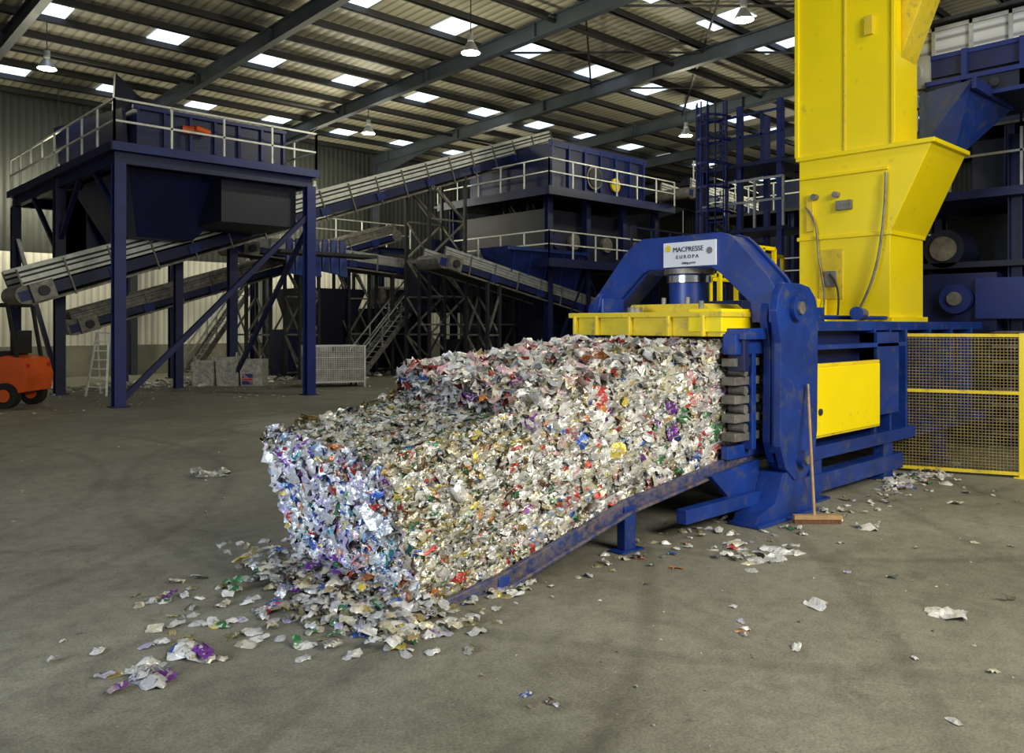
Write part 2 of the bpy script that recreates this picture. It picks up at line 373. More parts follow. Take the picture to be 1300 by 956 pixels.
parts.append(pieces(C,N_,rng.uniform(.08,.12,n),colors(n,W_FRONT),crump=.13))
n=2300; x=rng.uniform(-.36,1.05,n); yv=rng.uniform(0,BW,n)
C=np.stack([x,yv,zt(x,yv)+rng.uniform(-.03,.01,n)],1)
N_=np.stack([rng.normal(-.1,.18,n),rng.normal(0,.18,n),np.ones(n)],1)
parts.append(pieces(C,N_,rng.uniform(.09,.17,n),colors(n,W_TOPF)*rng.uniform(.5,1,(n,1)),aspect=(.45,.9),crump=.13))
n=3700; x=rng.uniform(.98,4.9,n); yv=rng.uniform(-.01,BW,n)
lump=.035*np.sin(x*5+yv*4)+.02*np.sin(x*11-yv*7)
C=np.stack([x,yv,zt(x,yv)+rng.uniform(-.05,.015,n)+lump*np.clip((4-x)/2,.2,1)],1)
N_=np.stack([rng.normal(0,.32,n),rng.normal(0,.32,n),np.ones(n)],1)
parts.append(pieces(C,N_,rng.uniform(.12,.25,n),colors(n,W_TOP)*rng.uniform(.6,1,(n,1)),crump=.2))
n=110; x=rng.uniform(1.1,3.6,n); yv=rng.uniform(.05,BW-.08,n)
C=np.stack([x,yv,zt(x,yv)+rng.uniform(0,.03,n)],1)
N_=np.stack([rng.normal(-.1,.3,n),rng.normal(-.1,.3,n),np.ones(n)],1)
parts.append(pieces(C,N_,rng.uniform(.20,.32,n),colors(n,dict(white=10,silver=3,red=3.5,pink=4,cream=3,orange=.5,purple=.5)),crump=.2))
n=46; x=rng.uniform(.3,4.2,n); v=rng.uniform(.1,.97,n); zz=zb(x)+v*(zt(x,0)-zb(x))
C=np.stack([lean(x,v),np.full(n,-.012),zz],1); N_=np.stack([rng.normal(0,.2,n),-np.ones(n),rng.normal(0,.2,n)],1)
parts.append(pieces(C,N_,rng.uniform(.14,.23,n),colors(n,dict(purple=1.6,red=2,white=9,yellow=.8,pink=3,cream=4,blue=.8)),crump=.16))
n=56; yv=rng.uniform(.05,BW-.05,n); v=rng.uniform(.08,.93,n)
C=np.stack([-.34*v-.05,yv,v*1.05],1); N_=np.stack([-np.ones(n),rng.normal(0,.25,n),rng.normal(0,.25,n)],1)
parts.append(pieces(C,N_,rng.uniform(.14,.23,n),colors(n,dict(purple=2.5,blue=3,white=7,lilac=4,orange=1.3,red=1.3,silver=6,teal=.8)),crump=.17))
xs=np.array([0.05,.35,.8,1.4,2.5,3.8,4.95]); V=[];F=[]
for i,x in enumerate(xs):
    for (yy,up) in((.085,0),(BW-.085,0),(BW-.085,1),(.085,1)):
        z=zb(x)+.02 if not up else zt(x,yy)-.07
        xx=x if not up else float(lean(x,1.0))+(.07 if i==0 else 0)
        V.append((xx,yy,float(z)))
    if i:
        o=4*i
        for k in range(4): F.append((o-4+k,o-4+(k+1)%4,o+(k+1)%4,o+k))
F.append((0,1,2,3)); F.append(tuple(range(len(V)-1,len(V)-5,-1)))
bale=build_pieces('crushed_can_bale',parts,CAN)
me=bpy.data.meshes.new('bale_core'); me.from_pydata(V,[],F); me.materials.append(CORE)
co=bpy.data.objects.new('bale_core',me); S.collection.objects.link(co); co.parent=bale
mb=MB()
for k in range(1,6):
    v=k/6
    pts=[]
    for x in np.linspace(.7,4.9,22):
        z=zb(x)+v*(zt(x,0)-zb(x)); pts.append((float(lean(x,v)),-.03+.01*math.sin(x*9),float(z)))
    for a,b in zip(pts[:-1],pts[1:]): mb.beam(a,b,.007,.007,STEEL)
wo=mb.obj('baling_wires'); wo.parent=bale

# ---------------------------------------------------------------- litter
parts=[]
def litter(n,cx,cy,sx,sy,rot,wt,s0,s1,h=.02,uni=False):
    a=rng.uniform(-1.7,1.7,n) if uni else rng.normal(0,1,n); b=rng.uniform(-1.7,1.7,n) if uni else rng.normal(0,1,n)
    a*=sx;b*=sy; x=cx+a*math.cos(rot)-b*math.sin(rot); y=cy+a*math.sin(rot)+b*math.cos(rot)
    C=np.stack([x,y,rng.uniform(.008,h,n)],1); N_=np.stack([rng.normal(0,.2,n),rng.normal(0,.2,n),np.ones(n)],1)
    return pieces(C,N_,rng.uniform(s0,s1,n),colors(n,wt),crump=.11,floorclamp=True,aspect=(.45,.75))
WL=dict(silver=12,white=9,cream=8,olive=4,green=2.2,red=1.3,blue=2,lilac=2,purple=1.2,orange=.6,yellow=.9,tan=3.5,grey=4,brown=1.5)
WW=dict(white=9,silver=3,cream=2)
parts.append(litter(360,-.28,.90,.17,.50,0,WL,.10,.16,.17))
parts.append(litter(190,-.28,.05,.22,.26,0,WL,.10,.16,.08))
parts.append(litter(75,-.70,.45,.25,.50,0,WL,.10,.16,.03))
parts.append(litter(24,-.22,-.42,.16,.18,0,WL,.09,.15,.03))
parts.append(litter(30,.55,-.17,.35,.06,0,WL,.08,.13,.03))
parts.append(litter(28,-1.60,.50,.25,.22,0,WL,.08,.15,.03))
parts.append(litter(14,-1.80,.22,.16,.09,0,dict(white=5,silver=5,purple=2,lilac=2),.14,.24,.06))
parts.append(litter(24,-1.15,1.35,.25,.28,0,WL,.08,.15,.03))
parts.append(litter(14,3.0,-.85,.18,.14,0,WL,.09,.18,.03))
parts.append(litter(12,3.05,-1.12,.20,.10,0,WW,.12,.24,.04))
parts.append(litter(100,8.0,-.55,.55,.14,0,WL,.08,.16,.05))
parts.append(litter(14,7.8,-.6,.4,.1,0,WW,.14,.24,.06))
parts.append(litter(60,5.5,-.75,1.3,.12,0,WL,.06,.13,.03))
parts.append(litter(45,3.1,-.2,1.0,.15,0,WL,.06,.12,.03))
parts.append(litter(55,4.2,-2.0,2.4,1.2,0,WL,.04,.11,.02,True))
parts.append(litter(22,5.0,-1.9,2.0,.9,0,WW,.09,.2,.03,True))
parts.append(litter(190,3.8,-2.2,2.8,1.6,0,dict(cream=3,grey=3,white=4,tan=3),.010,.035,.01,True))
parts.append(litter(110,0,5.0,3.0,3.0,0,dict(cream=3,grey=3,white=2,tan=3),.01,.06,.02,True))
parts.append(litter(8,1.12,6.3,.1,.1,0,dict(white=4,silver=4,grey=3),.2,.3,.09))
parts.append(litter(3,4.72,-1.3,.08,.03,0,dict(white=1),.18,.28,.03))
parts.append(litter(4,2.79,-2.73,.10,.06,0,dict(white=1),.18,.28,.03))
parts.append(litter(2,-.35,-1.6,.05,.1,0,dict(blue=1,brown=1),.07,.1,.03))
parts.append(litter(3,1.3,-1.9,.03,.03,0,dict(white=1,orange=1),.06,.1,.03))
parts.append(litter(420,8,24.3,3.0,1.0,0,dict(white=8,cream=4,silver=4,grey=3),.1,.3,.12))
parts.append(litter(200,6,20,3.5,2.0,0,dict(white=4,cream=4,grey=5,silver=3),.04,.12,.03,True))
parts.append(litter(260,18,24,4,2.0,0,dict(white=8,cream=4,silver=4,grey=3),.1,.3,.12))
build_pieces('crushed_can_litter',parts,CAN)

# ---------------------------------------------------------------- baler
mb=MB()
for yy in (-.09,BW+.09):
    for a,b in (((.15,.0),(.75,.075)),((.75,.075),(2.36,.44)),((2.36,.44),(4.4,.67)),((4.4,.67),(5.3,.69))):
        mb.beam((a[0],yy,a[1]-.02),(b[0],yy,b[1]-.02),.05,.12,RUST)
        mb.beam((a[0],yy-.03*(1 if yy<0 else -1),a[1]-.07),(b[0],yy-.03*(1 if yy<0 else -1),b[1]-.07),.10,.03,RUST)
    mb.box(.70,.82,yy-.04,yy+.04,0,.1,BLUE)
    mb.box(2.26,2.42,yy-.05,yy+.05,0,.42,BLUE); mb.box(2.18,2.50,yy-.09,yy+.09,0,.02,BLUE)
mb.prism([(.35,.0),(.75,.05),(2.36,.40),(4.4,.63),(5.2,.65),(5.2,.59),(4.4,.57),(2.36,.34),(.75,.01)],'y',-.05,BW+.05,RUST)
mb.box(3.0,5.3,-.30,-.18,.16,.30,BLUE)
mb.prism([(3.55,.55),(4.5,.62),(4.5,.15),(4.05,.15)],'y',-.22,-.16,BLUE)
mb.prism([(3.9,.0),(5.25,.0),(5.15,.14),(4.9,.5),(4.5,.5),(4.35,.2),(4.0,.12)],'y',-.50,-.22,BLUE)
mb.prism([(3.9,.0),(5.25,.0),(5.15,.14),(4.9,.5),(4.5,.5),(4.35,.2),(4.0,.12)],'y',BW+.22,BW+.5,BLUE)
mb.box(3.9,5.2,-.56,-.2,0,.04,BLUE)
colp=[(4.40,.80),(4.52,.55),(4.72,.40),(4.95,.40),(5.15,.55),(5.24,.9),(5.26,2.2),(5.2,2.4),(5.05,2.52),(4.85,2.55),(4.5,2.55),(4.38,2.45),(4.32,2.25),(4.42,1.9)]
for y0 in (-.52,BW+.28):
    mb.prism(colp,'y',y0,y0+.09,BLUE); mb.prism([(4.83+(a-4.83)*.85,b*.93+.08) for a,b in colp],'y',y0+.16,y0+.25,BLUE)
    mb.box(4.5,5.15,y0+.05,y0+.2,.7,2.3,BLUE)
    ys=-1 if y0<0 else 1; yo=y0 if y0<0 else y0+.25
    mb.cyl((4.72,yo+.02*ys*-1,2.28),(4.72,yo+.06*ys,2.28),.14,BLUE,24); mb.cyl((4.72,yo,2.28),(4.72,yo+.09*ys,2.28),.07,GREY,16)
    mb.cyl((4.85,yo,.62),(4.85,yo+.06*ys,.62),.10,BLUE,20); mb.cyl((4.85,yo,.62),(4.85,yo+.09*ys,.62),.05,GREY,16)
arch=[(-.45,2.12),(-.46,2.45),(-.36,2.62),(.02,3.02),(.14,3.12),(.26,3.15),(1.34,3.15),(1.46,3.10),(1.60,3.0),(2.12,2.42),(2.14,2.0),(1.84,2.0),(1.80,2.32),(1.35,2.72),(1.25,2.76),(.36,2.76),(.26,2.70),(-.14,2.34),(-.16,2.12)]
for x0 in (4.44,4.84):
    mb.prism(arch,'x',x0,x0+.06,BLUE)
inner=[(a*.96+.03,b*.985+.03) for a,b in arch]
mb.prism(inner,'x',4.50,4.84,BLUE)
mb.cyl((4.68,.82,2.30),(4.68,.82,2.72),.24,BLUE,28); mb.cyl((4.68,.82,2.60),(4.68,.82,2.68),.27,CHROME,28); mb.cyl((4.68,.82,2.70),(4.68,.82,2.76),.30,GREY,28)
mb.cyl((4.68,.82,2.25),(4.68,.82,2.33),.31,BLUE,28)
for dy in(-.17,.17): mb.cyl((4.40,.82+dy,2.25),(4.40,.82+dy,2.42),.03,GREY,10)
mb.box(3.93,5.0,-.10,2.02,1.97,2.20,YELD)
mb.box(3.88,5.0,-.14,2.06,2.18,2.24,YELD)
mb.box(3.90,4.5,-.12,.30,2.02,2.27,YEL)
mb.prism([(.2,2.22),(1.5,2.22),(1.4,2.34),(.35,2.34)],'x',4.3,5.0,YELD)
for yy in (.1,.55,1.1,1.6,1.95): mb.box(3.86,3.93,yy-.02,yy+.02,1.97,2.2,YELD)
mb.cyl((4.05,1.15,2.24),(4.05,1.15,2.30),.09,GREY,16); mb.cyl((4.0,.2,2.26),(4.0,.2,2.36),.03,GREY,8)
mb.box(4.0,4.4,1.6,1.64,2.24,2.42,BLUE)
mb.box(3.95,4.95,-.16,-.08,.66,.80,BLUE)
for i,z in enumerate((.85,1.05,1.25,1.45,1.65)):
    mb.box(4.0,4.5,-.22,-.05,z,z+.09,GREY)
    mb.cyl((4.18,-.24,z+.14),(4.18,-.05,z+.14),.05,GREY,12)
mb.box(4.28,4.36,-.26,-.12,.75,1.8,BLUE)
mb.box(3.95,5.2,-.26,-.10,1.78,2.0,BLUE); mb.box(4.0,4.6,-.34,-.10,1.94,2.06,BLUE)
mb.box(4.05,4.15,-.3,-.1,1.6,1.95,NAVY)
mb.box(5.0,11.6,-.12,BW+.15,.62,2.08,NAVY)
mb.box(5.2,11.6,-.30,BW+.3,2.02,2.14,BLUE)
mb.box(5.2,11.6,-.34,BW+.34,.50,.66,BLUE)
for x in (5.3,7.25,7.75,8.3,9.2,10.1,11.0): mb.box(x,x+.06,-.32,-.1,.6,2.05,BLUE)
mb.box(7.25,7.95,-.36,-.1,.9,2.0,BLUE)
mb.box(5.2,8.2,-.36,-.1,1.80,1.86,BLUE)
for x in(5.5,7.6,9.6): 
    mb.box(x,x+.3,-.3,-.15,0,.55,BLUE); mb.box(x,x+.3,BW+.15,BW+.3,0,.55,BLUE); mb.box(x-.1,x+.4,-.36,-.08,0,.03,BLUE)
mb.box(5.2,8.2,-.32,-.12,.10,.32,BLUE)
mb.box(5.40,7.18,-.42,-.36,.80,1.60,YEL)
mb.box(5.36,7.22,-.40,-.34,1.60,1.64,YELD); mb.box(5.36,7.22,-.40,-.34,.77,.80,YELD)
mb.cyl((5.5,-.44,1.08),(5.5,-.42,1.08),.04,DARK,12)
for k,yy in enumerate((.2,.35,.5)):
    mb.cyl((5.3,yy,2.2),(8.9,yy,2.2),.03,GREY if k else BLUE,8)
mb.box(5.6,6.5,.0,.5,2.12,2.32,BLUE); mb.box(6.0,6.9,.9,1.4,2.12,2.42,NAVY)
mb.cyl((7.2,-.1,2.25),(8.3,.3,2.25),.09,BLUE,14); mb.box(7.4,7.9,1.2,1.6,2.1,2.5,YEL)
baler=mb.obj('baling_press',bevel=.012)

mb=MB(); mb.box(4.41,4.435,.28,1.0,2.78,3.07,WHITE)
mb.cyl((4.405,.93,3.0),(4.42,.93,3.0),.04,YELD,16); mb.cyl((4.405,.36,2.95),(4.42,.36,2.95),.04,GREY,16)
sign=mb.obj('makers_sign_plate')
R=Matrix(((0,0,-1),(-1,0,0),(0,1,0)))
def text(t,y,z,size):
    c=bpy.data.curves.new('lettering','FONT'); c.body=t; c.size=size; c.extrude=.002; c.align_x='CENTER'
    c.materials.append(DNAVY)
    o=bpy.data.objects.new('lettering',c); S.collection.objects.link(o); o.parent=sign
    o.matrix_world=Matrix.Translation((4.405,y,z))@R.to_4x4()
text('MACPRESSE',.65,2.955,.082); text('E U R O P A',.66,2.875,.06); text('baling press',.64,2.81,.04)

# ---------------------------------------------------------------- feed tower
mb=MB()
x0,x1,y0,y1=9.0,10.3,.18,1.64
mb.box(x0,x1,y0,y1,2.14,3.5,YEL)
mb.box(x0-.06,x1+.05,y0-.06,y1+.05,2.14,2.22,YEL)
mb.prism([(y1,3.5),(y1,4.80),(-.43,4.80),(y0,3.5)],'x',x0,x1+.12,YEL)
mb.box(x0-.05,x1+.16,-.47,y1+.04,4.76,4.83,YEL); mb.box(x0-.03,x1+.03,y0-.03,y1+.03,3.46,3.52,YEL)
mb.box(x0,x0+.95,.14,y1+.03,4.8,8.6,YEL)
mb.box(x0-.03,x0+.05,.10,.16,4.83,8.6,YEL); mb.box(x0-.03,x0+.05,y1,y1+.07,4.83,8.6,YEL)
mb.box(x0-.02,x0,.86,.90,4.83,8.6,YELD)
mb.box(x0-.06,x0,.42,.56,6.55,6.85,YELD)
mb.prism([(.14,6.2),(.14,8.6),(-.35,8.6),(-.25,7.2)],'x',x0+.3,x0+.9,YELD)
mb.box(x0-.35,x0-.03,1.15,1.6,2.14,2.5,YEL)
mb.box(x0-.02,x0,.9,1.3,2.5,3.3,YELD); mb.box(x0-.05,x0-.01,1.0,1.2,2.7,2.95,GREY)
mb.box(x0-.04,x0,y0+.02,y1-.02,4.45,4.5,YEL)
for yy in(1.0,1.35): mb.cyl((x0-.1,yy,4.15),(x0,yy,4.15),.05,GREY,12)
mb.box(x0-.05,x0,1.38,1.5,3.6,4.2,YELD)
mb.box(x0-.08,x0,.75,1.0,3.9,4.05,GREY)
tower=mb.obj('press_feed_tower',bevel=.01)
def cable(name,pts,r,m,parent):
    c=bpy.data.curves.new(name,'CURVE'); c.dimensions='3D'; c.bevel_depth=r; c.resolution_u=8
    sp=c.splines.new('NURBS'); sp.points.add(len(pts)-1); sp.order_u=4; sp.use_endpoint_u=True
    for p,q in zip(sp.points,pts): p.co=(*q,1)
    c.materials.append(m); o=bpy.data.objects.new(name,c); S.collection.objects.link(o); o.parent=parent; return o
cable('conduit',[(8.94,.22,4.4),(8.94,.22,4.0),(8.9,.26,3.5),(8.88,.30,3.1),(8.88,.45,2.6),(8.9,.6,2.35),(8.95,.7,2.2)],.02,GREY,tower)
cable('conduit_b',[(8.94,1.5,4.0),(8.94,1.3,3.8),(8.94,1.32,3.3),(8.94,1.2,2.8),(8.8,1.1,2.5),(8.5,1.0,2.2)],.016,GREY,tower)
cable('conduit_c',[(8.94,1.1,2.9),(8.9,.9,2.7),(8.85,.9,2.5),(8.9,.95,2.2)],.016,DARK,tower)
mb=MB()
mb.hexa([(9.98,-.42,4.84),(10.42,-.42,4.84),(10.42,.12,4.84),(9.98,.12,4.84),(9.5,-.80,5.70),(11.3,-.85,5.6),(11.3,.13,5.75),(9.98,.13,5.75)],BLUE)
mb.box(9.45,11.3,-.86,-.80,5.55,5.72,BLUED)
mb.obj('feed_chute',bevel=.01)
mb=MB()
mb.box(10.35,11.9,-9,.6,6.40,6.80,CORR); mb.box(10.30,11.95,-9,.6,6.80,6.86,STEEL)
for yy in np.arange(-8.8,.6,.55): mb.box(10.30,10.36,yy,yy+.05,6.38,6.86,STEEL)
mb.box(10.28,10.36,-9,.5,6.05,6.38,NAVY); mb.box(10.25,10.40,-9,.5,6.33,6.40,BLUED)
mb.box(10.2,11.9,-9,.1,5.62,5.95,DNAVY); mb.box(10.15,10.25,-9,.1,5.90,5.97,BLUED); mb.box(10.15,10.25,-9,.1,5.60,5.66,BLUED)
for yy in np.arange(-8.5,.2,.8):
    mb.box(10.2,10.3,yy,yy+.08,5.6,6.4,BLUED)
    mb.cyl((10.16,yy+.4,5.78),(10.2,yy+.4,5.78),.07,DARK,12)
mb.cyl((10.1,.33,6.15),(10.3,.33,6.15),.19,STEEL,24); mb.box(10.2,10.3,.05,.6,5.9,6.4,STEEL); mb.cyl((10.05,.33,6.15),(10.1,.33,6.15),.07,DARK,16)
mb.box(10.2,11.9,-9,.1,6.9,6.95,DARK)
for yy in (-7.5,-3.4):
    for xx in(10.4,11.7): mb.ibeam((xx,yy,0),(xx,yy,5.6),.2,.2,NAVY)
mb.obj('feed_conveyor')
mb=MB()
for (x,y) in ((12.4,1.0),(12.4,-.6),(14.5,1.4),(14.6,-1.2),(17.5,0),(13.4,-2.3)):
    mb.ibeam((x,y,0),(x,y,5.4),.22,.22,NAVY)
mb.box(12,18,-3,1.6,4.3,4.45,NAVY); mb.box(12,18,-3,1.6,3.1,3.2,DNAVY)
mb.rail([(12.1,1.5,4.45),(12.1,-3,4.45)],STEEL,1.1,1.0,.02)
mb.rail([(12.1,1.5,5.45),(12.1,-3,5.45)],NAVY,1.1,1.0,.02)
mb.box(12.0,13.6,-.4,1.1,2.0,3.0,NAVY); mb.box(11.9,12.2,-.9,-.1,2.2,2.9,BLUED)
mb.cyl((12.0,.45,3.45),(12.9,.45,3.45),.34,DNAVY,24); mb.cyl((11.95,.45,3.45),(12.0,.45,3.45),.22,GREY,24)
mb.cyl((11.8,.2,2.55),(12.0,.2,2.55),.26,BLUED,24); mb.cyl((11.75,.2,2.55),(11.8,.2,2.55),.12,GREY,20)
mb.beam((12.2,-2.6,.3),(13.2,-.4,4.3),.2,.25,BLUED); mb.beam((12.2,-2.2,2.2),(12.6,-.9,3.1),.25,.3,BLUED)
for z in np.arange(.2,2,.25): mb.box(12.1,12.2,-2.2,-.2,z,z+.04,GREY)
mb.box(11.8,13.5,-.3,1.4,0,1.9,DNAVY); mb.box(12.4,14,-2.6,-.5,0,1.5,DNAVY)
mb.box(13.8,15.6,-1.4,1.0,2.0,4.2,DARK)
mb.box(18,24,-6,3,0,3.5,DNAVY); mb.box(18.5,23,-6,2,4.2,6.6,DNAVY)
for yy in np.arange(-6,2.5,1.4): mb.ibeam((17.9,yy,0),(17.9,yy,7.5),.2,.2,NAVY)
for z in (3.6,6.8): mb.box(17.7,24,-6.2,3,z,z+.12,NAVY); mb.rail([(17.7,3,z+.1),(17.7,-6.2,z+.1)],STEEL,1.1,1.2,.02)
mb.beam((17.6,-5,.3),(17.6,2.5,3.4),.12,.2,GREY); mb.beam((17.5,2.8,1.0),(17.5,-4,5.8),.12,.2,NAVY)
mb.obj('sorting_line_steelwork')

mb=MB()
mb.box(7.2,10.6,2.02,2.8,2.16,2.24,NAVY)
mb.rail([(7.3,2.75,2.24),(10.5,2.75,2.24)],YEL,1.12,.8,.03,YEL); mb.rail([(8.2,2.06,2.24),(8.95,2.06,2.24)],YEL,1.12,.5,.03)
mb.rail([(7.3,2.06,2.24),(7.3,2.75,2.24)],YEL,1.12,.8,.03)
for x in(7.4,9,10.4): mb.box(x,x+.12,2.3,2.42,0,2.16,NAVY)
mb.obj('press_walkway')

mb=MB()
for (x,y) in ((13.1,4.2),(13.1,5.2),(14.3,4.2),(14.3,5.2),(13.1,6.2)):
    mb.beam((x,y,0),(x,y,7.1),.12,.12,BLUED)
for z in (4.2,5.7): 
    mb.box(13.0,14.4,4.1,6.3,z,z+.08,NAVY)
mb.rail([(13.05,6.2,5.78),(13.05,4.1,5.78)],BLUED,1.1,.5,.025)
mb.rail([(13.05,6.2,4.28),(13.05,4.1,4.28)],STEEL,1.1,.7,.025)
for z in np.arange(.3,7.1,.3): mb.beam((13.0,5.5,z),(13.0,6.0,z),.03,.03,BLUED)
for yy in(5.5,6.0): mb.beam((13.0,yy,0),(13.0,yy,7.3),.05,.05,BLUED)
for z in np.arange(2.5,7.2,.55):
    pr=None
    for k in range(9):
        t=math.pi*k/8; p=(13.0-.65*math.sin(t),5.75-.36*math.cos(t),z)
        if pr: mb.beam(pr,p,.02,.05,BLUED)
        pr=p
for k in range(1,8):
    t=math.pi*k/8; mb.beam((13.0-.65*math.sin(t),5.75-.36*math.cos(t),2.5),(13.0-.65*math.sin(t),5.75-.36*math.cos(t),7.2),.03,.02,BLUED)
mb.obj('caged_ladder')

mb=MB(); B=Vector((9.08,-1.55,0)); A=Vector((8.50,-.38,0)); C2=Vector((9.9,-3.6,0))
def fence(P,Q,nv,t0=0):
    FP=lambda t,z: Vector((P.lerp(Q,t).x,P.lerp(Q,t).y,z))
    for t in (t0,1): mb.beam(FP(t,0),FP(t,1.98),.06,.06,YEL)
    for z in (.06,1.16,1.95): mb.beam(FP(0,z),FP(1,z),.04,.045,YELD)
    for k in range(1,nv): mb.beam(FP(k/nv,.08),FP(k/nv,1.95),.009,.009,MESH)
    for k in range(1,44): mb.beam(FP(0,.08+k*1.87/44),FP(1,.08+k*1.87/44),.009,.009,MESH)
A=Vector((8.41,.05,0))
fence(A,B,40); fence(B,C2,50,.02)
for p in (A,B,C2): mb.box(p.x-.08,p.x+.08,p.y-.08,p.y+.08,0,.015,YEL)
mb.obj('mesh_guard_fence')

mb=MB()
hb=Vector((4.60,-.80,.07)); tp=Vector((4.93,-.56,1.42))
mb.cyl(hb,tp,.016,WOOD,10)
mb.cyl(tp-(tp-hb).normalized()*.12,tp+(tp-hb).normalized()*.02,.02,GREY,10)
rd=Vector((.7266,-.687,0))
mb.beam(hb-rd*.22,hb+rd*.28,.07,.045,WOOD)
for k in range(26):
    q=hb-rd*.21+rd*.48*k/25
    for s_ in(-.02,.0,.02):
        mb.beam(q+Vector((s_*.7,s_*.7,-.02)),Vector((q.x+s_,q.y+s_,.002)),.014,.014,BRIS)
mb.obj('broom')

# ---------------------------------------------------------------- left platform
mb=MB()
PX0,PX1,PY0,PY1,PZ=3.36,8.75,17.05,27.6,6.5
for x in (PX0,PX1):
    for y in (PY0,22.3,PY1):
        mb.ibeam((x,y,0),(x,y,PZ-.3),.28,.28,BLUED if y==PY0 else NAVY,.03); mb.box(x-.22,x+.22,y-.22,y+.22,0,.03,NAVY)
mb.ibeam((6.9,22.3,0),(6.9,22.3,PZ-.3),.25,.25,NAVY); mb.ibeam((6.1,25,0),(6.1,25,PZ-.3),.2,.2,NAVY)
for y in (PY0,22.3,PY1): mb.ibeam((PX0-.1,y,PZ-.15),(PX1+.1,y,PZ-.15),.2,.34,NAVY,.03)
for x in (PX0,PX1,6.0): mb.ibeam((x,PY0,PZ-.15),(x,PY1,PZ-.15),.2,.34,NAVY,.03)
mb.box(PX0-.2,PX1+.2,PY0-.2,PY1+.2,PZ,PZ+.06,DARK)
mb.box(PX0-.22,PX1+.22,PY0-.24,PY0-.20,PZ-.02,PZ+.2,BLUED); mb.box(PX0-.24,PX0-.20,PY0-.2,PY1+.2,PZ-.02,PZ+.2,NAVY)
mb.beam((PX0+.1,PY0,.2),(PX1-.1,PY0,5.3),.14,.14,NAVY)
mb.beam((PX0,PY0+.2,5.0),(PX0,PY0+1.9,6.2),.12,.12,NAVY); mb.beam((PX0,22.1,4.7),(PX0,20.3,6.2),.12,.12,NAVY)
mb.beam((PX0,22.5,4.3),(PX0,25.2,6.2),.12,.12,NAVY)
mb.beam((PX1,PY0+.1,5.0),(PX1,22,.4),.12,.12,NAVY); mb.beam((PX0,22.5,.4),(PX0,27.3,5.0),.12,.12,NAVY)
mb.rail([(PX0-.15,PY1,PZ+.06),(PX0-.15,PY0-.15,PZ+.06),(PX1+.15,PY0-.15,PZ+.06),(PX1+.15,PY1,PZ+.06)],PALE,1.22,1.35,.026)
mb.box(PX1+.1,12.5,19.0,19.9,4.4,4.5,DARK)
mb.obj('elevated_platform')
mb=MB()
mb.box(4.0,8.2,17.7,23.6,PZ+.06,PZ+1.35,NAVY)
for x in np.arange(4.0,8.3,.7): mb.box(x,x+.07,17.62,17.72,PZ+.06,PZ+1.35,BLUED)
mb.box(3.9,8.3,17.6,17.7,PZ+1.3,PZ+1.4,BLUED)
mb.hexa([(3.9,18.2,PZ+.1),(4.0,18.2,PZ+.1),(4.0,24,PZ+.1),(3.9,24,PZ+.1),(3.8,18.2,7.9),(3.9,18.2,7.9),(3.8,24.3,8.4),(3.7,24.3,8.4)],NAVY)
mb.hexa([(3.9,19.2,7.8),(5.8,19.2,7.8),(5.8,19.35,7.8),(3.9,19.35,7.8),(4.1,19.6,9.2),(4.7,19.6,8.7),(4.7,19.75,8.7),(4.1,19.75,9.2)],DNAVY)
mb.hexa([(4.6,19.4,4.6),(6.2,19.4,4.6),(6.2,22.0,4.6),(4.6,22.0,4.6),(3.9,18.0,6.3),(7.6,18.0,6.3),(7.6,23.0,6.3),(3.9,23.0,6.3)],NAVY)
mb.box(6.2,8.5,17.4,21.5,5.0,6.3,DNAVY); mb.box(4.3,6.0,23,26.8,4.2,6.3,NAVY)
mb.box(4.3,4.4,22.9,26.8,3.4,6.3,NAVY)
mb.cyl((5.2,17.66,7.45),(5.5,17.6,7.45),.12,ORANGE,14); mb.cyl((5.5,17.5,7.5),(5.9,17.5,7.42),.10,ORANGE,12)
mb.obj('infeed_hopper')

